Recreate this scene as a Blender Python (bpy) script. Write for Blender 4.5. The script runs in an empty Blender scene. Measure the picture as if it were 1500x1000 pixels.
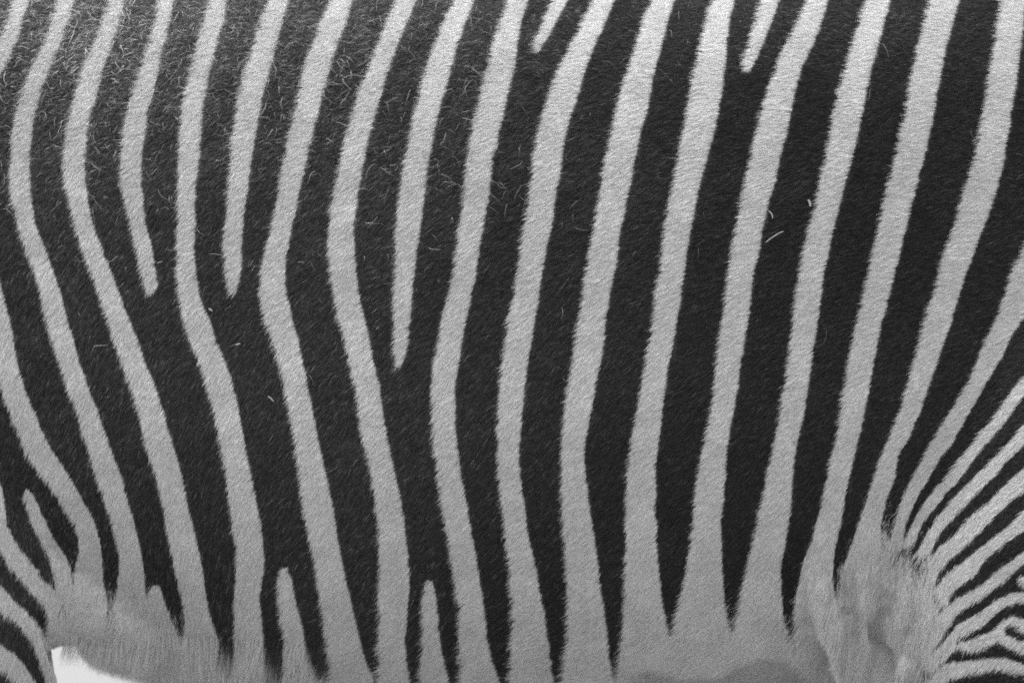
import bpy, math, random
import numpy as np
from mathutils import Vector
from mathutils.bvhtree import BVHTree

random.seed(7)
RNG = np.random.default_rng(11)
sc = bpy.context.scene
col = sc.collection

# ------------------------------------------------------------------ camera
CAM = np.array((0.0, -5.27, 1.03)); FOC = 206.9; SENS = 36.0
cam_d = bpy.data.cameras.new('camera'); cam = bpy.data.objects.new('camera', cam_d); col.objects.link(cam)
cam.location = CAM; cam.rotation_euler = (math.radians(90), 0, 0)
cam_d.lens = FOC; cam_d.sensor_width = SENS; cam_d.clip_start = 0.1; cam_d.clip_end = 2000
cam_d.dof.use_dof = True; cam_d.dof.focus_distance = 5.0; cam_d.dof.aperture_fstop = 4.5
sc.camera = cam

# ------------------------------------------------------------------ sky and sun (grey: the photograph is black and white)
SUN_EL, SUN_AZ = 70.0, 264.0          # azimuth measured from +Y (behind the animal) clockwise
w = bpy.data.worlds.new('World'); sc.world = w; w.use_nodes = True
nt = w.node_tree; nt.nodes.clear()
out = nt.nodes.new('ShaderNodeOutputWorld'); bg = nt.nodes.new('ShaderNodeBackground')
sky = nt.nodes.new('ShaderNodeTexSky'); sky.sky_type = 'NISHITA'; sky.sun_disc = False
sky.sun_elevation = math.radians(SUN_EL); sky.sun_rotation = math.radians(SUN_AZ)
sky.air_density = 1.0; sky.dust_density = 3.0
bw = nt.nodes.new('ShaderNodeRGBToBW')
nt.links.new(sky.outputs[0], bw.inputs[0]); nt.links.new(bw.outputs[0], bg.inputs[0]); nt.links.new(bg.outputs[0], out.inputs[0])
bg.inputs[1].default_value = 0.15
sd = bpy.data.lights.new('sun', 'SUN'); sd.energy = 1.2; sd.angle = math.radians(22); sd.color = (1, 1, 1)
so = bpy.data.objects.new('sun', sd); col.objects.link(so); so.location = (0, 0, 6)
az, el = math.radians(SUN_AZ), math.radians(SUN_EL)
to_sun = Vector((math.sin(az)*math.cos(el), math.cos(az)*math.cos(el), math.sin(el)))
so.rotation_euler = (-to_sun).to_track_quat('-Z', 'Y').to_euler()
sc.view_settings.view_transform = 'Standard'; sc.view_settings.look = 'None'
sc.view_settings.exposure = 1.6; sc.view_settings.gamma = 1.0; sc.view_settings.use_curve_mapping = False
sc.render.engine = 'CYCLES'
sc.cycles.max_bounces = 8; sc.cycles.diffuse_bounces = 5; sc.cycles.glossy_bounces = 3
sc.cycles.use_denoising = False; sc.cycles.filter_width = 1.9
sc.cycles_curves.shape = 'THICK' if hasattr(sc, 'cycles_curves') else None

# ------------------------------------------------------------------ materials
def new_mat(name):
    m = bpy.data.materials.new(name); m.use_nodes = True
    return m, m.node_tree, m.node_tree.nodes['Principled BSDF']
def fur_mat(name, rough, spec):
    m, t, p = new_mat(name)
    a = t.nodes.new('ShaderNodeAttribute'); a.attribute_name = 'tone'
    t.links.new(a.outputs['Fac'], p.inputs['Base Color'])
    p.inputs['Roughness'].default_value = rough; p.inputs['Specular IOR Level'].default_value = spec
    return m
M_WHITE = fur_mat('white_fur', 0.85, 0.04)
M_BLACK = fur_mat('black_fur', 0.48, 0.36)
M_LOOSE = fur_mat('loose_fur', 0.5, 0.4)
M_SKIN, t, p = new_mat('coat_skin')
a = t.nodes.new('ShaderNodeAttribute'); a.attribute_name = 'coat'
nz = t.nodes.new('ShaderNodeTexNoise'); nz.inputs['Scale'].default_value = 260; nz.inputs['Detail'].default_value = 4
mr = t.nodes.new('ShaderNodeMapRange'); mr.inputs['To Min'].default_value = 0.8; mr.inputs['To Max'].default_value = 1.15
mm = t.nodes.new('ShaderNodeMath'); mm.operation = 'MULTIPLY'
t.links.new(nz.outputs[0], mr.inputs['Value']); t.links.new(a.outputs['Fac'], mm.inputs[0]); t.links.new(mr.outputs[0], mm.inputs[1])
t.links.new(mm.outputs[0], p.inputs['Base Color']); p.inputs['Roughness'].default_value = 0.8
p.inputs['Specular IOR Level'].default_value = 0.15
bp = t.nodes.new('ShaderNodeBump'); bp.inputs['Strength'].default_value = 0.4; bp.inputs['Distance'].default_value = 0.004
t.links.new(nz.outputs[0], bp.inputs['Height']); t.links.new(bp.outputs[0], p.inputs['Normal'])
M_SAND, t, p = new_mat('pale_sand')
nz = t.nodes.new('ShaderNodeTexNoise'); nz.inputs['Scale'].default_value = 3; nz.inputs['Detail'].default_value = 8
cr = t.nodes.new('ShaderNodeValToRGB')
cr.color_ramp.elements[0].color = (0.17, 0.17, 0.17, 1); cr.color_ramp.elements[1].color = (0.24, 0.24, 0.24, 1)
tc = t.nodes.new('ShaderNodeTexCoord'); t.links.new(tc.outputs['Object'], nz.inputs['Vector'])
t.links.new(nz.outputs[0], cr.inputs[0]); t.links.new(cr.outputs[0], p.inputs['Base Color'])
p.inputs['Roughness'].default_value = 0.95
bp = t.nodes.new('ShaderNodeBump'); bp.inputs['Strength'].default_value = 0.5
t.links.new(nz.outputs[0], bp.inputs['Height']); t.links.new(bp.outputs[0], p.inputs['Normal'])
M_EARTH, t, p = new_mat('low_bounce_earth')
nz = t.nodes.new('ShaderNodeTexNoise'); nz.inputs['Scale'].default_value = 5; nz.inputs['Detail'].default_value = 10
cr = t.nodes.new('ShaderNodeValToRGB')
cr.color_ramp.elements[0].color = (0.09, 0.09, 0.09, 1); cr.color_ramp.elements[1].color = (0.19, 0.19, 0.19, 1)
tc = t.nodes.new('ShaderNodeTexCoord'); t.links.new(tc.outputs['Object'], nz.inputs['Vector'])
t.links.new(nz.outputs[0], cr.inputs[0]); t.links.new(cr.outputs[0], p.inputs['Base Color']); p.inputs['Roughness'].default_value = 0.95
bp = t.nodes.new('ShaderNodeBump'); bp.inputs['Strength'].default_value = 0.6
t.links.new(nz.outputs[0], bp.inputs['Height']); t.links.new(bp.outputs[0], p.inputs['Normal'])
M_STRAW, t, p = new_mat('straw'); p.inputs['Base Color'].default_value = (0.30, 0.30, 0.30, 1); p.inputs['Roughness'].default_value = 0.6

# ------------------------------------------------------------------ ground
gm = bpy.data.meshes.new('ground'); S = 600
gm.from_pydata([(-S, -S, 0), (S, -S, 0), (S, S, 0), (-S, S, 0)], [], [(0, 1, 2, 3)])
gm.materials.append(M_EARTH)  # unseen earth, made dark to cut bounce light on the flank
ground = bpy.data.objects.new('ground', gm); col.objects.link(ground)
ground['kind'] = 'structure'; ground['label'] = 'unseen ground under the zebra, earth made dark to cut bounce light'; ground['category'] = 'ground'
gm = bpy.data.meshes.new('path')
gm.from_pydata([(-S, .5, .004), (S, .5, .004), (S, S, .004), (-S, S, .004)], [], [(0, 1, 2, 3)]); gm.materials.append(M_SAND)  # unseen near edge drawn in to bounce light onto the belly
path = bpy.data.objects.new('path', gm); col.objects.link(path)
path['kind'] = 'structure'; path['label'] = 'bright pale sand beyond, seen under the belly'; path['category'] = 'path'

# ------------------------------------------------------------------ small numpy tools
TAB = RNG.random((256, 256))
def vnoise(x, y):                       # smooth value noise, -1..1
    xi = np.floor(x).astype(int); yi = np.floor(y).astype(int)
    fx = x-xi; fy = y-yi; fx = fx*fx*(3-2*fx); fy = fy*fy*(3-2*fy)
    g = lambda i, j: TAB[(i*7+j*3) & 255, (j*11+i*5) & 255]
    a = g(xi, yi)*(1-fx)+g(xi+1, yi)*fx; b = g(xi, yi+1)*(1-fx)+g(xi+1, yi+1)*fx
    return (a*(1-fy)+b*fy)*2-1
def sstep(a, b, x):
    t = np.clip((x-a)/(b-a), 0, 1); return t*t*(3-2*t)

# ------------------------------------------------------------------ the zebra's body: lofted masses fused into one skin
PX = 0.00058                            # metres per photograph pixel on the flank
V, F = [], []
def loft(rings):                        # rings: arrays of shape (n,3), all n equal
    n = len(rings[0]); base = len(V)
    for r in rings: V.extend(map(tuple, r))
    for k in range(len(rings)-1):
        for i in range(n):
            j = (i+1) % n
            F.append((base+k*n+i, base+k*n+j, base+(k+1)*n+j, base+(k+1)*n+i))
    for k, rev in ((0, True), (len(rings)-1, False)):
        c = len(V); V.append(tuple(np.mean(rings[k], axis=0)))
        for i in range(n):
            f = (c, base+k*n+i, base+k*n+(i+1) % n)
            F.append(f[::-1] if rev else f)
def smooth_interp(xs, st, k=9):
    st = np.array(st, float); o = [np.interp(xs, st[:, 0], st[:, i]) for i in range(1, st.shape[1])]
    ker = np.hanning(k+2)[1:-1]; ker /= ker.sum()
    return [np.convolve(np.pad(a, k//2, mode='edge'), ker, 'valid') for a in o]
#          x      top    bot    halfwidth
TORSO = [(-1.00, 1.27, 1.16, .03), (-.96, 1.33, 1.04, .12), (-.86, 1.385, .93, .21), (-.72, 1.415, .84, .255), (-.56, 1.42, .795, .268),
         (-.45, 1.41, .778, .268), (-.385, 1.405, .768, .268), (-.345, 1.40, .753, .270), (-.31, 1.40, .738, .272), (-.22, 1.39, .706, .28),
         (0, 1.38, .698, .287), (.2, 1.378, .694, .282), (.32, 1.39, .70, .268), (.42, 1.41, .725, .25), (.54, 1.425, .78, .235), (.68, 1.40, .87, .195),
         (.8, 1.34, .98, .14), (.87, 1.28, 1.08, .05)]
xs = np.linspace(-1.0, .87, 120); top, bot, hw = smooth_interp(xs, TORSO)
ph = np.linspace(0, 2*math.pi, 72, endpoint=False)
rings = []
for x, zt, zb, hh in zip(xs, top, bot, hw):
    zc = zb+(.42+.04*sstep(-.35, 0., x))*(zt-zb); e = np.where(np.sin(ph) > 0, 2/3.1, 2/(2.6-.4*sstep(-.3, .1, x)))
    c, s = np.cos(ph), np.sin(ph)
    y = hh*np.sign(c)*np.abs(c)**e; z = zc+np.where(s > 0, zt-zc, zc-zb)*np.sign(s)*np.abs(s)**e
    rings.append(np.stack([np.full_like(y, x), y, z], 1))
loft(rings)
def limb(pts, n=28):                    # pts: (x, y, z, radius along x, radius along y); rings are level
    pts = np.array(pts, float); tt = np.linspace(0, len(pts)-1, len(pts)*6)
    q = smooth_interp(tt, np.column_stack([np.arange(len(pts)), pts]), 7)
    a = np.linspace(0, 2*math.pi, n, endpoint=False)
    loft([np.stack([x+rx*np.cos(a), y+ry*np.sin(a), np.full(n, z)], 1) for x, y, z, rx, ry in zip(*q)][::-1])
for s in (-1, 1):
    # shoulder, forearm, knee, cannon, hoof
    limb([(.56, s*.14, 1.30, .10, .06), (.55, s*.165, 1.15, .16, .085), (.52, s*.185, .98, .185, .085), (.475, s*.19, .86, .165, .082), (.45, s*.185, .77, .118, .075),
          (.45, s*.175, .68, .095, .07), (.455, s*.165, .56, .066, .058), (.46, s*.16, .44, .05, .046), (.458, s*.16, .38, .036, .033), (.455, s*.16, .22, .03, .028),
          (.455, s*.16, .15, .042, .036), (.47, s*.16, .09, .036, .033), (.49, s*.16, .06, .05, .045), (.50, s*.16, 0.0, .062, .055)])
    # thigh, stifle, gaskin, hock, cannon, hoof
    k = -.09 if s > 0 else 0.0
    limb([(x_+k*(z_ < 1.05), y_, z_, a_, b_) for x_, y_, z_, a_, b_ in [(-.70, s*.13, 1.30, .13, .08), (-.68, s*.17, 1.15, .20, .095), (-.63, s*.19, 1.0, .22, .10), (-.575, s*.20, .86, .185, .092), (-.555, s*.198, .78, .170, .085), (-.57, s*.19, .70, .165, .08),
          (-.64, s*.175, .60, .105, .066), (-.72, s*.165, .51, .062, .045), (-.755, s*.16, .46, .056, .04), (-.75, s*.16, .38, .04, .034), (-.735, s*.16, .22, .034, .03),
          (-.73, s*.16, .15, .044, .038), (-.71, s*.16, .09, .038, .034), (-.69, s*.16, .06, .05, .045), (-.68, s*.16, 0.0, .06, .055)]])
def tube(pts, n=32):                    # pts: (x, y, z, r_in_plane, r_side), tube bends in the xz plane
    pts = np.array(pts, float); tt = np.linspace(0, len(pts)-1, len(pts)*8)
    q = np.array(smooth_interp(tt, np.column_stack([np.arange(len(pts)), pts]), 9)).T
    d = np.gradient(q[:, :3], axis=0); d /= np.linalg.norm(d, axis=1)[:, None]
    a = np.linspace(0, 2*math.pi, n, endpoint=False); rr = []
    for k in range(len(q)):
        side = np.array((0, 1., 0)); up = np.cross(d[k], side); up /= np.linalg.norm(up); side = np.cross(up, d[k])
        rr.append(q[k, :3]+q[k, 3]*np.cos(a)[:, None]*up+q[k, 4]*np.sin(a)[:, None]*side)
    loft([r for r in rr])
tube([(.50, 0, 1.12, .22, .14), (.68, 0, 1.18, .22, .135), (.83, 0, 1.32, .18, .105), (.97, 0, 1.49, .14, .085), (1.07, 0, 1.63, .115, .075), (1.12, 0, 1.70, .08, .06)])      # neck
tube([(1.02, 0, 1.72, .05, .05), (1.10, 0, 1.67, .12, .10), (1.19, 0, 1.57, .115, .095), (1.29, 0, 1.45, .085, .075), (1.38, 0, 1.34, .068, .062), (1.43, 0, 1.28, .062, .06), (1.455, 0, 1.25, .03, .035)])   # head
for s in (-1, 1):
    tube([(1.06, s*.06, 1.74, .03, .02), (1.05, s*.08, 1.80, .045, .025), (1.05, s*.10, 1.88, .04, .022), (1.06, s*.11, 1.94, .012, .01)], 16)                               # ears
tube([(.72, 0, 1.40, .03, .018), (.86, 0, 1.53, .07, .02), (.98, 0, 1.68, .08, .02), (1.06, 0, 1.79, .07, .02), (1.12, 0, 1.79, .05, .018)], 16)                              # upright mane
tube([(-.95, 0, 1.31, .03, .03), (-1.03, 0, 1.25, .028, .028), (-1.07, 0, 1.0, .022, .022), (-1.08, 0, .8, .035, .035), (-1.08, 0, .6, .03, .03), (-1.08, 0, .5, .01, .01)], 16)  # tail
# skin fold joining stifle and belly, and the folds of the armpit
for s in (-1, 1):
    tube([(-.50, s*.20, .85, .05, .03), (-.43, s*.205, .83, .05, .03), (-.375, s*.185, .81, .042, .028), (-.30, s*.155, .775, .018, .018)], 16)
    tube([(.352, s*.235, .87, .008, .010), (.343, s*.219, .80, .014, .016), (.334, s*.193, .75, .015, .018), (.33, s*.16, .70, .016, .02)], 14)
    tube([(.300, s*.245, .89, .006, .008), (.302, s*.218, .81, .009, .012), (.306, s*.189, .765, .010, .013), (.312, s*.15, .72, .011, .014)], 14)
    tube([(.262, s*.250, .87, .006, .006), (.268, s*.226, .80, .012, .010), (.285, s*.196, .75, .012, .011), (.30, s*.15, .71, .01, .01)], 14)
raw = bpy.data.meshes.new('raw'); raw.from_pydata(V, [], F); raw.update()
tmp = bpy.data.objects.new('tmp', raw); col.objects.link(tmp)
md = tmp.modifiers.new('fuse', 'REMESH'); md.mode = 'VOXEL'; md.voxel_size = 0.006; md.use_smooth_shade = True
md = tmp.modifiers.new('soften', 'SMOOTH'); md.factor = 0.5; md.iterations = 9
dg = bpy.context.evaluated_depsgraph_get(); dg.update()
body_me = bpy.data.meshes.new_from_object(tmp.evaluated_get(dg)); body_me.name = 'zebra_body'
bpy.data.objects.remove(tmp); bpy.data.meshes.remove(raw)
nv = len(body_me.vertices)
co = np.empty(nv*3, np.float32); body_me.vertices.foreach_get('co', co); co = co.reshape(-1, 3).astype(float)
# muscle and rib relief, a few millimetres
nr = np.empty(nv*3, np.float32); body_me.vertices.foreach_get('normal', nr); nr = nr.reshape(-1, 3).astype(float)
rel = .0035*vnoise(co[:, 0]*7+3, co[:, 2]*4+9)+.0016*vnoise(co[:, 0]*17+30, co[:, 2]*7+5)+.0007*vnoise(co[:, 0]*45+2, co[:, 2]*40+7)
co += nr*rel[:, None]
# creases of the armpit and of the stifle, pressed into the skin
def press(path, depth, sig):
    for sd_ in (-1, 1):
        q = np.array(path, float); q = np.stack([(q[:, 0]-750)*PX, 1.03-(q[:, 1]-500)*PX], 1)
        best = np.full(nv, 9.); tt_ = np.zeros(nv)
        for k in range(len(q)-1):
            d_ = q[k+1]-q[k]; w_ = np.clip(((co[:, [0, 2]]-q[k])@d_)/(d_@d_), 0, 1)
            r_ = np.linalg.norm(co[:, [0, 2]]-q[k]-w_[:, None]*d_, axis=1); m_ = r_ < best
            best = np.where(m_, r_, best); tt_ = np.where(m_, (k+w_)/(len(q)-1), tt_)
        near = (co[:, 1]*sd_ > .05)
        co[:] -= nr*(depth*np.exp(-(best/sig)**2)*(.35+.65*sstep(0, .5, tt_))*near)[:, None]
press([(1288, 915), (1293, 942), (1302, 972), (1318, 1020)], .020, .0070)
press([(1338, 900), (1333, 930), (1328, 960)], .008, .006)
press([(52, 900), (64, 928), (73, 955), (80, 985)], .010, .006)
body_me.vertices.foreach_set('co', co.astype(np.float32).ravel()); body_me.update()
body_me.vertices.foreach_get('normal', (tmpn := np.empty(nv*3, np.float32))); nr = tmpn.reshape(-1, 3).astype(float)
body_me.calc_loop_triangles()
tri = np.empty(len(body_me.loop_triangles)*3, np.int32); body_me.loop_triangles.foreach_get('vertices', tri); tri = tri.reshape(-1, 3)

# ------------------------------------------------------------------ coat pattern, laid out on the unrolled skin (along the body, around the girth)
RG, ZC = 0.33, 1.03
def unroll(p):
    p = np.atleast_2d(p)
    return np.stack([p[:, 0], RG*np.arctan2(p[:, 2]-ZC, np.abs(p[:, 1])+.02)], 1)
bvh = BVHTree.FromPolygons([tuple(c) for c in co], [tuple(t) for t in tri.tolist()])
def hit(px, py):
    d = Vector(((px-750)/1500*SENS/FOC, 1.0, -(py-500)/1500*SENS/FOC)).normalized()
    h = bvh.ray_cast(Vector(CAM), d, 7.0)
    if h[0] is not None and h[0].y < .02: return np.array(h[0]), np.array(h[1])
    k = (5.27-.06)/d.y
    return CAM+np.array(d)*k, np.array((0, -.3, -1.0))
def to_uv(px, py): return unroll(hit(px, py)[0])[0]

# white stripes read off the photograph: rows of (y, left x, right x)
ROWS = [
 [(0,22,43),(33,12,33),(67,-2,23),(107,-16,2),(200,-50,-28),(280,-52,-26),(360,-40,-12),(416,-28,0),(456,-20,10),(490,-14,19),(530,-7,25),(563,0,34),(590,10,44),(623,22,58),(666,39,80),(700,65,103),(727,85,118),(757,103,135),(784,114,145),(807,117,149),(840,110,151),(880,103,155)],
 [(0,87,110),(33,77,100),(67,65,87),(100,48,75),(133,33,60),(167,24,51),(200,18,46),(233,16,43),(267,15,43),(300,20,47),(333,26,53),(366,38,67),(400,52,78),(433,61,89),(466,68,98),(500,77,108),(533,88,117),(566,99,128),(600,112,142),(633,122,153),(666,132,166),(700,142,178),(733,154,187),(767,165,197),(800,173,205),(833,175,211),(867,172,213),(890,168,216)],
 [(0,163,182),(33,152,175),(67,137,163),(100,122,152),(133,113,143),(167,104,133),(200,97,127),(233,93,124),(267,95,125),(300,102,130),(333,112,137),(366,122,150),(400,134,163),(433,146,175),(466,157,188),(500,167,202),(533,178,213),(566,192,227),(600,202,238),(633,210,247),(666,218,258),(700,230,267),(733,238,273),(767,243,282),(800,250,290),(833,257,297),(867,265,302),(900,272,308),(933,270,320)],
 [(0,235,254),(33,229,249),(67,219,240),(100,208,232),(133,195,225),(167,187,216),(200,180,211),(233,177,208),(267,178,207),(300,184,210),(333,193,215),(366,200,223),(400,208,229),(420,214,230),(432,219,225)],
 [(0,310,333),(33,300,327),(67,290,317),(100,281,309),(133,273,301),(167,268,297),(200,265,294),(233,263,292),(267,262,288),(300,261,286),(333,260,286),(366,259,284),(400,259,287),(433,262,292),(450,265,298),(466,268,306),(500,279,316),(533,294,331),(566,304,341),(600,313,349),(633,321,356),(666,326,360),(700,332,368),(733,335,375),(767,340,382),(800,346,385),(833,347,386),(867,344,381),(900,343,382),(933,346,387),(967,343,390)],
 [(0,397,423),(33,384,414),(67,372,404),(100,362,396),(133,353,386),(167,347,380),(200,342,373),(233,339,369),(267,335,364),(300,333,359),(333,330,356),(366,329,353),(400,331,352),(416,333,349),(430,338,343)],
 [(0,490,517),(33,472,507),(67,460,494),(100,448,483),(133,440,474),(167,432,465),(200,423,457),(233,417,449),(267,410,441),(300,405,435),(333,398,427),(366,389,421),(400,383,417),(433,382,419),(466,388,428),(500,400,437),(533,410,444),(566,417,450),(600,423,458),(633,430,464),(666,435,471),(700,440,478),(733,443,486),(767,448,492),(800,455,497),(833,463,503),(867,468,510),(900,473,518),(933,478,527),(967,483,535),(990,484,545)],
 [(830,411,420),(847,407,427),(867,407,430),(900,412,438),(933,417,445),(967,418,457),(1000,415,470)],
 [(857,223,234),(867,216,237),(900,212,248),(930,208,262)],
 [(0,582,610),(33,568,596),(67,555,583),(100,541,570),(133,528,560),(167,517,550),(200,507,541),(233,501,534),(267,492,527),(300,487,523),(333,483,517),(366,482,518),(400,485,522),(433,490,526),(466,497,533),(500,505,541),(533,513,548),(566,520,555),(600,525,560),(633,530,565),(666,537,572),(700,545,579),(733,550,587),(767,554,592),(800,556,596),(833,557,599),(867,555,598),(900,556,596),(933,555,593),(967,556,595),(1000,555,600)],
 [(0,667,695),(33,652,683),(67,638,670),(100,625,660),(133,617,652),(167,608,641),(200,602,635),(233,595,628),(267,588,623),(300,585,620),(333,582,616),(366,580,610),(400,580,607),(433,577,603),(466,576,600),(500,577,597),(520,578,594),(540,581,585)],
 [(0,748,773),(33,735,763),(67,723,757),(100,717,753),(133,707,745),(167,699,737),(200,692,730),(233,686,722),(267,682,717),(300,679,714),(333,674,707),(366,670,702),(400,665,697),(433,657,690),(466,648,683),(500,642,677),(533,636,672),(566,633,667),(600,633,666),(633,633,667),(666,638,671),(700,643,675),(733,647,682),(767,653,688),(800,658,694),(833,663,700),(867,668,705),(900,672,710),(933,673,713),(967,677,720),(1000,677,733)],
 [(850,623,633),(867,621,637),(900,619,641),(933,620,643),(967,618,650),(1000,615,658)],
 [(0,812,832),(33,797,815),(50,789,806),(67,782,794),(77,784,788)],
 [(0,872,900),(33,855,886),(67,838,871),(100,821,858),(133,808,848),(167,796,837),(200,788,828),(233,783,823),(267,778,817),(300,774,812),(333,769,807),(366,763,800),(400,759,794),(433,753,789),(466,745,784),(500,741,778),(533,737,774),(566,733,768),(600,730,765),(633,729,762),(666,730,760),(700,732,762),(733,735,767),(767,739,771),(800,742,777),(833,747,785),(867,749,791),(900,752,797),(933,751,802),(967,750,806),(1000,747,810)],
 [(0,958,988),(33,943,978),(67,933,968),(100,922,960),(133,912,953),(167,903,946),(200,895,937),(233,888,930),(267,883,924),(300,877,917),(333,871,909),(366,865,905),(400,861,900),(433,855,893),(466,850,888),(500,843,884),(533,838,879),(566,833,872),(600,828,866),(633,825,860),(666,822,855),(700,822,858),(733,823,862),(767,825,867),(800,827,872),(833,830,877),(867,832,880),(900,833,885),(933,832,889),(967,828,893),(1000,823,897)],
 [(0,1047,1075),(33,1035,1068),(67,1027,1064),(100,1020,1061),(133,1013,1056),(167,1007,1051),(200,1000,1043),(233,994,1035),(267,988,1026),(300,981,1019),(333,975,1012),(366,971,1006),(400,967,1002),(433,962,997),(466,957,992),(500,952,986),(533,946,980),(566,940,974),(600,934,970),(633,928,966),(666,923,962),(700,919,960),(733,918,960),(767,918,961),(800,918,962),(833,916,965),(867,915,968),(900,915,973),(933,912,980),(967,908,984),(1000,902,990)],
 [(0,1117,1142),(33,1108,1130),(67,1096,1116),(90,1089,1106),(107,1091,1096)],
 [(0,1185,1213),(33,1170,1203),(67,1153,1190),(100,1138,1174),(133,1126,1164),(167,1116,1157),(200,1108,1150),(233,1100,1142),(267,1093,1134),(300,1087,1125),(333,1079,1117),(366,1073,1112),(400,1068,1104),(433,1065,1100),(466,1060,1096),(500,1055,1090),(533,1050,1085),(566,1047,1081),(600,1042,1074),(633,1036,1068),(666,1029,1063),(700,1022,1062),(733,1018,1059),(767,1016,1056),(800,1012,1056),(833,1006,1058),(867,999,1060),(900,991,1063),(940,982,1070)],
 [(0,1270,1304),(33,1260,1295),(67,1250,1285),(100,1239,1276),(133,1230,1268),(167,1223,1262),(200,1216,1255),(233,1210,1247),(267,1202,1238),(300,1195,1230),(333,1186,1221),(366,1179,1214),(400,1172,1206),(433,1167,1202),(466,1163,1198),(500,1160,1193),(533,1155,1188),(566,1150,1184),(600,1145,1178),(633,1138,1172),(666,1131,1164),(700,1123,1160),(733,1117,1158),(767,1109,1155),(800,1101,1149),(833,1093,1143),(867,1087,1143),(900,1081,1147),(930,1076,1152)],
 [(0,1363,1405),(33,1356,1396),(67,1348,1386),(100,1340,1379),(133,1333,1373),(167,1327,1368),(200,1320,1361),(233,1312,1353),(267,1303,1343),(300,1295,1335),(333,1289,1327),(366,1280,1319),(400,1272,1310),(433,1265,1302),(466,1258,1293),(500,1251,1285),(533,1244,1279),(566,1238,1273),(600,1233,1267),(633,1228,1260),(666,1219,1251),(700,1212,1243),(733,1205,1237),(767,1196,1232),(800,1185,1224),(833,1174,1218),(867,1167,1219),(900,1163,1225)],
 [(0,1469,1503),(33,1463,1499),(67,1458,1495),(100,1452,1491),(133,1447,1486),(167,1442,1480),(200,1435,1476),(233,1429,1471),(267,1418,1462),(300,1407,1452),(333,1397,1440),(366,1386,1427),(400,1377,1415),(433,1367,1404),(466,1357,1395),(500,1347,1383),(533,1338,1372),(566,1330,1360),(600,1319,1348),(633,1307,1335),(666,1291,1316),(700,1281,1310),(733,1269,1298),(767,1257,1290),(800,1246,1290),(833,1233,1285)],
]
# slanting stripes: left (upper) edge and right (lower) edge as point lists
EDGES = [
 ([(1625,-120),(1612,-30),(1596,90),(1580,170),(1550,255),(1500,363),(1483,396),(1472,433),(1463,460),(1447,493),(1433,526),(1418,560),(1400,590),(1383,616),(1363,650),(1352,670),(1337,697),(1322,727),(1312,760),(1300,800)],
  [(1668,-120),(1655,-30),(1638,110),(1615,205),(1580,300),(1520,425),(1500,466),(1483,488),(1467,523),(1453,546),(1433,580),(1413,616),(1392,653),(1378,668),(1362,697),(1345,724),(1333,750),(1323,780),(1320,810)]),
 ([(1600,440),(1500,553),(1483,573),(1460,606),(1433,640),(1412,666),(1387,697),(1360,727),(1343,754),(1330,780),(1320,800)],
  [(1600,465),(1500,580),(1483,604),(1457,638),(1431,667),(1408,700),(1387,720),(1367,747),(1350,767),(1337,800)]),
 ([(1600,530),(1500,623),(1480,646),(1457,670),(1433,694),(1397,730),(1373,757),(1357,784),(1340,815)],
  [(1600,565),(1500,653),(1483,667),(1460,694),(1437,717),(1410,744),(1383,774),(1372,790),(1362,815)]),
 ([(1600,605),(1500,687),(1473,710),(1450,734),(1420,757),(1397,784),(1377,800),(1360,820)],
  [(1600,640),(1500,719),(1477,737),(1447,767),(1420,794),(1390,820),(1376,838),(1368,860)]),
 ([(1600,670),(1500,747),(1477,770),(1443,797),(1413,820),(1383,844),(1368,865)],
  [(1600,700),(1500,777),(1473,794),(1443,820),(1430,840),(1407,857),(1394,868),(1385,890)]),
 ([(1600,760),(1500,807),(1473,827),(1447,850),(1420,867),(1400,877),(1380,895),(1358,930)],
  [(1600,780),(1500,824),(1483,840),(1460,860),(1437,877),(1417,889),(1403,897),(1383,930),(1368,950),(1355,965)]),
 ([(1600,885),(1500,867),(1480,869),(1457,880),(1430,900),(1403,914),(1387,934),(1370,954),(1355,965)],
  [(1600,900),(1500,881),(1480,885),(1460,897),(1440,917),(1417,927),(1403,937),(1385,965),(1365,985)]),
 ([(1600,925),(1500,907),(1483,902),(1470,907),(1460,920),(1437,930),(1407,940),(1385,955)],
  [(1600,990),(1500,957),(1480,947),(1463,939),(1453,944),(1430,954),(1400,950),(1375,970)]),
 ([(1600,1000),(1500,972),(1473,963),(1447,964),(1423,967),(1393,969),(1377,977),(1350,1005)],
  [(1600,1010),(1500,987),(1473,982),(1450,980),(1417,987),(1393,994),(1377,1003),(1360,1020)]),
 ([(1600,835),(1510,842),(1494,843),(1490,850)],[(1600,850),(1510,860),(1496,857),(1490,851)]),
 # thigh
 ([(-70,640),(-25,680),(0,710),(5,730),(10,767),(20,790),(37,814),(57,840),(74,860),(90,880)],
  [(-70,740),(-25,780),(0,807),(13,830),(37,857),(60,880),(68,892),(75,930)]),
 ([(37,716),(33,728),(43,757),(57,790),(70,817),(80,844),(79,864),(82,890)],[(40,716),(50,727),(63,754),(80,790),(97,814),(104,832),(104,850),(104,880)]),
 ([(-90,790),(-40,828),(0,857),(20,880),(40,897),(52,914),(63,927),(72,944),(78,977),(80,1010)],
  [(-90,830),(-40,866),(0,894),(20,910),(37,927),(48,944),(57,964),(65,984),(70,1010)]),
 ([(-90,900),(-40,925),(0,944),(20,957),(37,977),(55,1003)],[(-90,935),(-40,958),(0,977),(13,990),(28,1006)]),
]
HOLE = [(1472,920),(1483,915),(1500,924),(1560,950),(1560,965),(1500,939),(1483,934),(1472,929)]
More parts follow.
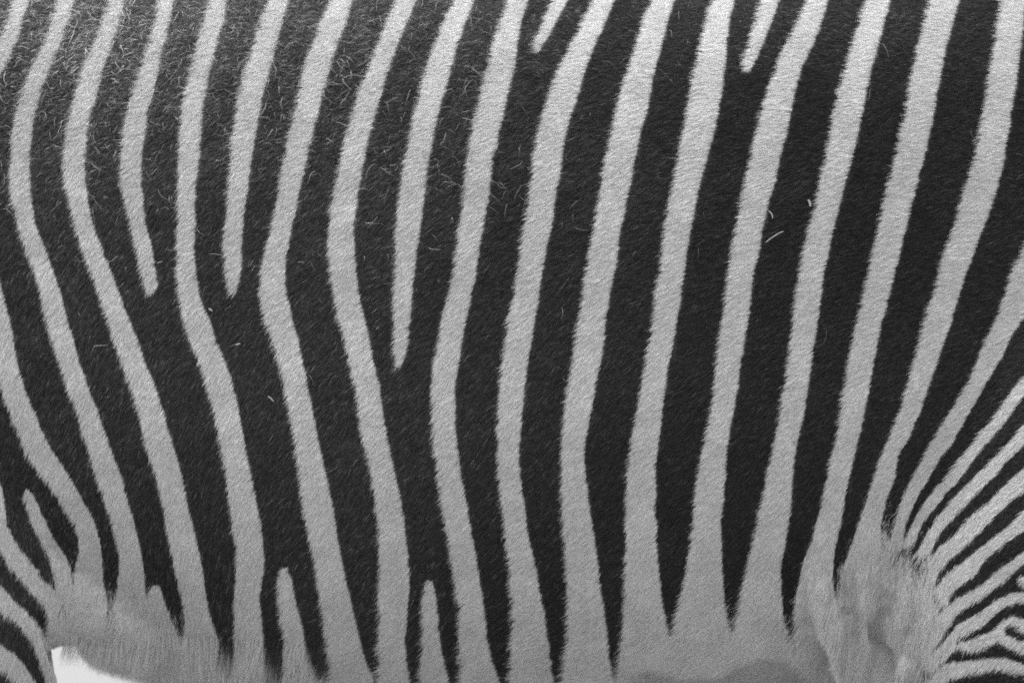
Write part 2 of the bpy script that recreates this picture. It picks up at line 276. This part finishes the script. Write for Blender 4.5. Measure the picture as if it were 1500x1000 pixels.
BELLY = [(76,960),(68,892),(79,864),(100,868),(108,846),(118,838),(150,868),(163,884),(178,868),(203,884),(225,880),(262,922),(295,925),(330,944),(365,955),(400,972),(440,985),(478,988),(510,985),
         (543,990),(575,1003),(607,1006),(640,1006),(665,1006),(700,1010),(742,1010),(780,1008),(815,1004),(860,1003),(900,996),(940,965),(978,948),(1030,925),(1073,918),(1110,918),(1155,926),(1185,880),(1219,868),
         (1250,800),(1290,782),(1300,775),(1318,802),(1340,812),(1366,815),(1366,845),(1376,848),(1380,868),(1396,872),(1372,930),(1362,962),(1366,985),(1350,1008)]
BELLY_DARK = [(912,1004),(935,985),(960,972),(985,978),(1003,988),(1065,986),(1100,966),(1130,954),(1160,960),(1190,985),(1202,1004)]

U0, U1, V0, V1, ST = -1.05, .95, -.53, .53, .0008
NU, NVV = int((U1-U0)/ST), int((V1-V0)/ST)
def fill(grid, poly, val):
    P = np.array(poly); lo = P.min(0); hi = P.max(0)
    i0 = max(0, int((lo[0]-U0)/ST)-1); i1 = min(NU, int((hi[0]-U0)/ST)+2); j0 = max(0, int((lo[1]-V0)/ST)-1); j1 = min(NVV, int((hi[1]-V0)/ST)+2)
    if i1 <= i0 or j1 <= j0: return
    uu = (U0+(np.arange(i0, i1)+.5)*ST)[None, :]; vv = (V0+(np.arange(j0, j1)+.5)*ST)[:, None]
    ins = np.zeros((j1-j0, i1-i0), bool)
    for (xa, ya), (xb, yb) in zip(P, np.roll(P, -1, 0)):
        if ya == yb: continue
        c = (ya > vv) != (yb > vv)
        ins ^= c & (uu < (xb-xa)*(vv-ya)/(yb-ya)+xa)
    grid[j0:j1, i0:i1][ins] = val
def uvs(pts): return [to_uv(*q) for q in pts]
G = np.zeros((NVV, NU), np.int16); GB = np.zeros((NVV, NU), np.int16); GS = np.zeros((NVV, NU), np.int16)
sid = 0; STRIPE_INFO = []
for rows in ROWS:
    sid += 1
    if rows[-1][0] > 800: rows = rows+[(rows[-1][0]+45, rows[-1][1]+2, rows[-1][2]-2)]     # runs on into the pale belly
    L = uvs([(r[1], r[0]) for r in rows]); R = uvs([(r[2], r[0]) for r in rows])
    if rows[0][0] == 0:                       # carry the stripe on over the back
        k = 3; dv = L[0][1]-L[k][1]; sl = ((L[0][0]+R[0][0])-(L[k][0]+R[k][0]))/2/dv
        ext = [(.08, .8), (.2, 1.3), (.34, 1.6)]
        Lt = [L[0]+np.array((sl*f*e*.75, e)) for e, f in ext][::-1]; Rt = [R[0]+np.array((sl*f*e*.75, e)) for e, f in ext][::-1]
        L = Lt+L; R = Rt+R
    fill(G, L+R[::-1], sid); STRIPE_INFO.append(rows)
def run_on(q):                                 # carry a shoulder stripe on past the traced part
    (xa, ya), (xb, yb) = q[0], q[1]
    return [(1668, ya+(ya-yb)/(xa-xb)*(1668-xa))]+q if xa == 1600 else q
for a_, b_ in EDGES:
    sid += 1; a_, b_ = run_on(a_), run_on(b_); fill(G, uvs(a_)+uvs(b_)[::-1], sid)
fill(G, uvs(HOLE), 0)
bl = uvs(BELLY); fill(GB, [np.array((bl[0][0], V0))]+bl+[np.array((bl[-1][0], V0))], 1)
sn = uvs(BELLY_DARK); fill(GS, [np.array((sn[0][0], V0))]+sn+[np.array((sn[-1][0], V0))], 1)
# countable dark bands: connected dark regions on a coarse grid
CO = 5
gd = (G[::CO, ::CO] == 0) & (GB[::CO, ::CO] == 0)
uc = U0+(np.arange(gd.shape[1])*CO+.5)*ST; vc = V0+(np.arange(gd.shape[0])*CO+.5)*ST
XL, XR = to_uv(-60, 500)[0], to_uv(1560, 500)[0]
gd &= ((uc > XL) & (uc < XR))[None, :] & (vc < .46)[:, None] & (vc > -.45)[:, None]
LAB = np.zeros(gd.shape, np.int16); nlab = 0; sizes = {}
for j, i in np.argwhere(gd):
    if LAB[j, i]: continue
    nlab += 1; st = [(j, i)]; LAB[j, i] = nlab; n = 0
    while st:
        a1, b1 = st.pop(); n += 1
        for c1, d1 in ((a1+1, b1), (a1-1, b1), (a1, b1+1), (a1, b1-1)):
            if 0 <= c1 < gd.shape[0] and 0 <= d1 < gd.shape[1] and gd[c1, d1] and not LAB[c1, d1]:
                LAB[c1, d1] = nlab; st.append((c1, d1))
    sizes[nlab] = n
print('dark bands', nlab, sorted(sizes.values()))

def look(g, u, v, step=1):
    i = np.clip(((u-U0)/ST/step).astype(int), 0, g.shape[1]-1); j = np.clip(((v-V0)/ST/step).astype(int), 0, g.shape[0]-1)
    return g[j, i]
def generic(p):                                # plain banding away from the traced flank
    x, z = p[:, 0], p[:, 2]
    ph = np.where(z < .74, z/.034, np.where(x > .6, (x*.75+z*.66)/.05, (x+.20*(z-1)-XL+.012)/.056))
    m = np.sin(2*math.pi*ph+1.5*vnoise(x*6, z*6)) > .25
    return m
def coat(p, jit):                              # -> stripe id (0 dark, -1 belly, >0 stripe, -2/-3 generic white/dark)
    uv = unroll(p); u, v = uv[:, 0], uv[:, 1]; n = len(p)
    ju = u+jit*(.0005*RNG.standard_normal(n)+.0005*vnoise(u*260, v*260)+.0006*vnoise(u*90+7, v*90)); jv = v+jit*.0008*RNG.standard_normal(n)
    s = look(G, ju, jv).astype(int)
    bvv = v+jit*(.008*vnoise(u*220+4, v*60)+(.012+.006*sstep(.02, .08, u)*sstep(.27, .22, u))*RNG.standard_normal(n)+.001); bu = u+jit*.0012*RNG.standard_normal(n)
    b = look(GB, bu, bvv)
    s = np.where((s == 0) & (b > 0), -1, s)
    out_ = (u < XL-.004) | (u > XR+.060) | ((p[:, 2] < .735) & ((u < -.37) | (u > .34)))
    g = generic(p)
    s = np.where(out_ & (s <= 0), np.where(g, -2, -3), s)
    return s, u, v

# skin colour under the hair
s, u, v = coat(co, 0)
tone = np.where((s == 0) | (s == -3), .022, .46)
head = (co[:, 0]-1.36 > -(co[:, 2]-1.32)*.8) & (co[:, 0] > 1.2)
tone = np.where(head | ((co[:, 2] < .065)), .03, tone)
at = body_me.attributes.new('coat', 'FLOAT', 'POINT'); at.data.foreach_set('value', tone.astype(np.float32))
body_me.materials.clear(); body_me.materials.append(M_SKIN)
zebra = bpy.data.objects.new('zebra', None); col.objects.link(zebra); zebra.empty_display_size = .3
zebra['label'] = 'zebra standing side-on, black coat with narrow white stripes and pale belly'; zebra['category'] = 'zebra'
body = bpy.data.objects.new('body', body_me); col.objects.link(body); body.parent = zebra

# ------------------------------------------------------------------ fur
AX = [-300, 60, 200, 500, 800, 1100, 1250, 1330, 1500, 1900]
AY = [-200, 60, 330, 600, 850, 1000]
ANG = np.array([                      # degrees below "straight back" at which the hair lies
 [10, 12, 12, 8, 5, 3, 2, 2, 2, 2],
 [16, 18, 18, 12, 8, 5, 4, 4, 4, 4],
 [55, 55, 50, 42, 30, 20, 16, 14, 12, 12],
 [68, 68, 62, 50, 44, 36, 32, 30, 30, 30],
 [55, 78, 76, 58, 50, 50, 80, 74, 42, 36],
 [50, 82, 80, 60, 52, 56, 86, 66, 40, 36]], float)
def field(px, py):
    px = np.clip(px, AX[0], AX[-1]-1e-3); py = np.clip(py, AY[0], AY[-1]-1e-3)
    i = np.clip(np.searchsorted(AX, px, 'right')-1, 0, len(AX)-2); j = np.clip(np.searchsorted(AY, py, 'right')-1, 0, len(AY)-2)
    ax = np.array(AX, float); ay = np.array(AY, float)
    fx = (px-ax[i])/(ax[i+1]-ax[i]); fy = (py-ay[j])/(ay[j+1]-ay[j]); fx = fx*fx*(3-2*fx); fy = fy*fy*(3-2*fy)
    return (ANG[j, i]*(1-fx)+ANG[j, i+1]*fx)*(1-fy)+(ANG[j+1, i]*(1-fx)+ANG[j+1, i+1]*fx)*fy
def proj(p):
    d = p[:, 1]-CAM[1]; k = 1500*FOC/SENS
    return 750+(p[:, 0]-CAM[0])/d*k, 500-(p[:, 2]-CAM[2])/d*k
def sample(density_fn):
    a, b, c = co[tri[:, 0]], co[tri[:, 1]], co[tri[:, 2]]
    cr_ = np.cross(b-a, c-a); ar = np.linalg.norm(cr_, axis=1)/2; cen = (a+b+c)/3
    nn = cr_/np.maximum(ar[:, None]*2, 1e-12)
    ex = density_fn(cen, nn)*ar
    cnt = RNG.poisson(ex); idx = np.repeat(np.arange(len(tri)), cnt)
    r1 = np.sqrt(RNG.random(len(idx))); r2 = RNG.random(len(idx))
    w0, w1, w2 = 1-r1, r1*(1-r2), r1*r2; t_ = tri[idx]
    p_ = co[t_[:, 0]]*w0[:, None]+co[t_[:, 1]]*w1[:, None]+co[t_[:, 2]]*w2[:, None]
    n_ = nr[t_[:, 0]]*w0[:, None]+nr[t_[:, 1]]*w1[:, None]+nr[t_[:, 2]]*w2[:, None]
    return p_, n_/np.linalg.norm(n_, axis=1)[:, None]
FULL = 1.35e6
def dens(c, n):
    x, y = proj(c); tc_ = CAM-c; tc_ /= np.linalg.norm(tc_, axis=1)[:, None]
    f = (n*tc_).sum(1)
    inner = (x > -90) & (x < 1590) & (y > -110) & (y < 1090); outer = (x > -420) & (x < 1920) & (y > -330) & (y < 1230)
    d = np.where(inner, FULL, np.where(outer, FULL*.3, 0))
    return d*(f > -.35)*(c[:, 1] < np.where(c[:, 2] < .8, .12, .02))
P, N = sample(dens)
n = len(P); print('hairs', n)
uv = unroll(P); u, v = uv[:, 0], uv[:, 1]
bx, bz = P[:, 0]/PX+750, 500-(P[:, 2]-1.03)/PX       # body coordinates in flank units
ang = np.radians(field(bx, bz))
T = np.stack([-np.cos(ang), np.zeros(n), -np.sin(ang)], 1)
T -= N*(T*N).sum(1)[:, None]; T /= np.linalg.norm(T, axis=1)[:, None]
B = np.cross(N, T)
frizz = sstep(420, 40, bz)*sstep(1050, 250, bx)*.9+sstep(200, 0, bz)*.15
clump = .16*vnoise(u*330, v*330)+.16*vnoise(u*120+9, v*120)+.10*vnoise(u*40+3, v*40)
yaw = clump+RNG.standard_normal(n)*(.12+.38*frizz)
D = T*np.cos(yaw)[:, None]+B*np.sin(yaw)[:, None]; S_ = np.cross(N, D)
longer = sstep(830, 930, bz)*.5
groove = np.exp(-(((bx-1300)/22)**2+((bz-965)/50)**2))
fringe = (RNG.random(n) < .34*sstep(-.3, -.75, N[:, 2]))*sstep(925, 960, bz)*sstep(520, 300, bx)*sstep(80, 95, bx)
pitL = sstep(1170, 1240, bx)*sstep(1400, 1350, bx)*sstep(780, 860, bz)
Ln = .0082*(1+longer+1.6*fringe+.5*pitL)*(.72+.5*RNG.random(n))*(1-.38*sstep(1350, 1400, bx)*sstep(780, 840, bz))*(1-.45*groove)*(1-.2*sstep(90, 60, bx)*sstep(680, 740, bz))
hang = D*.55+np.array((0, 0, -1.0)); hang /= np.linalg.norm(hang, axis=1)[:, None]
D = np.where((fringe > .1)[:, None], hang, D); S_ = np.cross(N, D); S_ /= np.maximum(np.linalg.norm(S_, axis=1), 1e-6)[:, None]
s, _u, _v = coat(P+D*(Ln*.40*(1-.8*(fringe > .1)))[:, None], 1)
white = (s > 0) | (s == -1) | (s == -2)
# a dark hair whose tip would lie over a white stripe is short: the stripe's rear edge is crisp
e1, _u, _v = coat(P+D*(Ln*.95)[:, None], .6); e2, _u, _v = coat(P+D*(Ln*.62)[:, None], .6)
w1 = (e1 > 0); w2 = (e2 > 0)
Ln = np.where(~white & w2, Ln*.45, np.where(~white & w1, Ln*.66, Ln))
lift = np.where(white, .25, .30)+np.where(white, .06, .13)*vnoise(u*420+50, v*420)+.07*RNG.standard_normal(n)+.22*frizz*np.abs(RNG.standard_normal(n))
curl = RNG.standard_normal(n)*(.07+.20*frizz)
KS = np.array([0, .36, .70, 1.0], float)
PTS = np.empty((n, 4, 3), np.float32)
for k, q in enumerate(KS):
    h = lift*q-.55*lift*q*q
    PTS[:, k] = P+D*(Ln*q)[:, None]+N*(Ln*h-(.0006 if k == 0 else 0))[:, None]+S_*(Ln*curl*q*q)[:, None]
RAD = np.outer(.00013*(.75+.5*RNG.random(n))*(1-.4*(fringe > .1)), [1.0, .95, .7, .22]).astype(np.float32)
tone = np.where(white, 0.66*(1+.06*RNG.standard_normal(n)), (.024)*np.exp(.62*RNG.standard_normal(n)))
tone *= 1+.06*vnoise(u*60, v*60)
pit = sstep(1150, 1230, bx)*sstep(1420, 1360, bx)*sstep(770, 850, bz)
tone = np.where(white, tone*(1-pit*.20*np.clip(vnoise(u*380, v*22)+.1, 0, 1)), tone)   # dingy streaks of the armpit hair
belly_dark = (look(GS, u+.002*RNG.standard_normal(n), v+.002*RNG.standard_normal(n)) > 0)
tone = np.where(belly_dark & white, tone*.74, tone)  # white hair is darker inside the arched patch on the lower belly
grey = (~white) & (RNG.random(n) < .015+.10*frizz)
tone = np.where(grey, .10+.15*RNG.random(n), tone)
dust_sheen = (1.20-.60*sstep(450, 1050, bx)+.18*vnoise(u*9+5, v*9)+.30*vnoise(u*55, v*55)*sstep(1000, 500, bx)*sstep(560, 250, bz))*(1+.9*sstep(170, -20, bz))*(1+.6*sstep(700, 100, bx)*sstep(430, 120, bz))
tone = np.where(white, tone, tone*dust_sheen)  # dusty greying at left, plus sheen and light on the back painted in
tone = np.clip(tone, .008, .82).astype(np.float32)

def curves(name, sel, mat, parent, pts=None, rad=None, ton=None):
    pts = PTS if pts is None else pts; rad = RAD if rad is None else rad; ton = tone if ton is None else ton
    p_, r_, t_ = pts[sel], rad[sel], ton[sel]
    c = bpy.data.hair_curves.new(name); c.add_curves([p_.shape[1]]*len(p_))
    c.points.foreach_set('position', np.ascontiguousarray(p_, np.float32).ravel())
    ra = c.attributes.get('radius') or c.attributes.new('radius', 'FLOAT', 'POINT'); ra.data.foreach_set('value', np.ascontiguousarray(r_, np.float32).ravel())
    ta = c.attributes.new('tone', 'FLOAT', 'CURVE'); ta.data.foreach_set('value', np.ascontiguousarray(t_, np.float32))
    c.materials.append(mat)
    o = bpy.data.objects.new(name, c); col.objects.link(o); o.parent = parent
    return o
for k in range(1, sid+1):
    sel = np.nonzero(s == k)[0]
    if len(sel) > 30:
        o = curves('white_stripe', sel, M_WHITE, zebra)
        if k in (4, 6, 11, 14, 18): o['label'] = 'short white stripe ending in a point part way down the flank'
        if k in (8, 9, 13): o['label'] = 'short white spur rising from the pale belly'
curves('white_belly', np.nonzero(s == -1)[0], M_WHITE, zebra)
for _ in range(5):                                   # let fuzzy border hairs join the band they belong to
    for sh in ((0, 1), (0, -1), (1, 0), (-1, 0)):
        r_ = np.roll(LAB, sh, (0, 1)); LAB = np.where(LAB == 0, r_, LAB)
lab = look(LAB, u, v, CO)
big = {k for k, m in sizes.items() if m > 25}
dark = (s == 0)
rest = dark.copy()
for k in sorted(big):
    m = dark & (lab == k); rest &= ~m
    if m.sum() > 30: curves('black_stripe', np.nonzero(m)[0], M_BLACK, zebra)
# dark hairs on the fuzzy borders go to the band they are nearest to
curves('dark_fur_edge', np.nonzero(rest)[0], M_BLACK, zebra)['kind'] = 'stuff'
for code, nm, mt in ((-2, 'white_fur', M_WHITE), (-3, 'black_fur', M_BLACK)):
    sel = np.nonzero(s == code)[0]
    if len(sel): curves(nm, sel, mt, zebra)['kind'] = 'stuff'

# ------------------------------------------------------------------ shed pale hairs lying on the coat
def dens_loose(c, n):
    x, y = c[:, 0]/PX+750, 500-(c[:, 2]-1.03)/PX
    d = 13000*sstep(330, 60, y)*sstep(700, 60, x)+15000*sstep(520, 150, y)*sstep(1100, 550, x)+1800*sstep(650, 250, y)*sstep(1500, 800, x)+90
    patch = np.clip(.5+.9*vnoise(c[:, 0]*28, c[:, 2]*28), 0, 2)
    return d*patch*(c[:, 1] < -.03)*(n[:, 1] < .25)*(x > -100)*(x < 1600)*(y > -120)*(y < 950)
LP, LN = sample(dens_loose); m = len(LP)
lu = unroll(LP); la = RNG.random(m)*math.pi*2
rx = np.cross(LN, np.array((0, 0, 1.0))); rx /= np.linalg.norm(rx, axis=1)[:, None]; rz = np.cross(rx, LN)
LD = rx*np.cos(la)[:, None]+rz*np.sin(la)[:, None]; LS = np.cross(LN, LD)
LL = .0040+.011*RNG.random(m)**1.8; bend = RNG.standard_normal(m)*.085; bend2 = RNG.standard_normal(m)*.03
LPT = np.empty((m, 6, 3), np.float32)
for k in range(6):
    q = k/5
    LPT[:, k] = LP+LN*(.0026+.0012*RNG.random(m)*q+.0018*q*(1-q)*4)[:, None]+LD*(LL*(q-.5))[:, None]+LS*(LL*(bend*4*q*(1-q)+bend2*math.sin(q*6.28)))[:, None]
lf = sstep(330, 120, LP[:, 0]/PX+750)*sstep(190, 60, 500-(LP[:, 2]-1.03)/PX)
LR = np.outer((.00008+.00008*RNG.random(m))*(1+.45*lf), [.6, 1, 1, 1, .9, .5]).astype(np.float32)
LT = ((.12+.36*RNG.random(m)**1.5)*(1-.35*sstep(-.2, .2, LP[:, 0]))).astype(np.float32)
LT = (LT*(1+.5*lf)).astype(np.float32)
lo = curves('loose_hair', np.arange(m), M_LOOSE, zebra, LPT, LR, LT); lo['kind'] = 'stuff'
lo['label'] = 'pale shed hairs scattered over the black fur of the upper flank'

# ------------------------------------------------------------------ bits of chaff caught in the fur
def straw(px0, py0, px1, py1, r, label, kink=.12):
    a_, na = hit(px0, py0); b_, nb = hit(px1, py1); nn = (na+nb)/np.linalg.norm(na+nb)
    if nn[1] > 0: nn = -nn
    a_ = a_+nn*.0030; b_ = b_+nn*.0034; d = b_-a_; ln = np.linalg.norm(d); d /= ln; sd_ = np.cross(nn, d)
    vs, fs = [], []
    for k in range(5):
        q = k/4; c = a_+d*ln*q+sd_*ln*kink*math.sin(q*2.4)*.5; rr = r*(1-.5*abs(q-.4))
        for i in range(6):
            t_ = i*math.pi/3; vs.append(c+sd_*rr*math.cos(t_)+nn*rr*.6*math.sin(t_))
    for k in range(4):
        for i in range(6): fs.append((k*6+i, k*6+(i+1) % 6, k*6+6+(i+1) % 6, k*6+6+i))
    fs += [tuple(range(5, -1, -1)), tuple(range(24, 30))]
    c0 = np.mean(vs, 0); me = bpy.data.meshes.new('straw_fleck'); me.from_pydata([tuple(q-c0) for q in vs], [], fs); me.materials.append(M_STRAW)
    o = bpy.data.objects.new('straw_fleck', me); o.location = c0; col.objects.link(o)
    o['label'] = label; o['category'] = 'straw'; o['group'] = 'straw flecks caught in the coat'
straw(1121, 355, 1147, 340, .00045, 'longest pale straw fleck, lying slanted on black fur between white stripes')
straw(1183, 293, 1185, 303, .0011, 'short fat pale chaff speck touching the edge of a white stripe', .3)
straw(393, 580, 401, 588, .0006, 'short pale straw fleck on black fur below the forked stripe ends')
straw(346, 505, 353, 503, .0006, 'tiny pale straw fleck beside a bending white stripe', .0)
straw(1125, 309, 1129, 321, .0006, 'small crumpled chaff bit on black fur above the longest straw', .5)
straw(306, 452, 311, 456, .0008, 'pale chaff speck between the tips of two short stripes', .2)
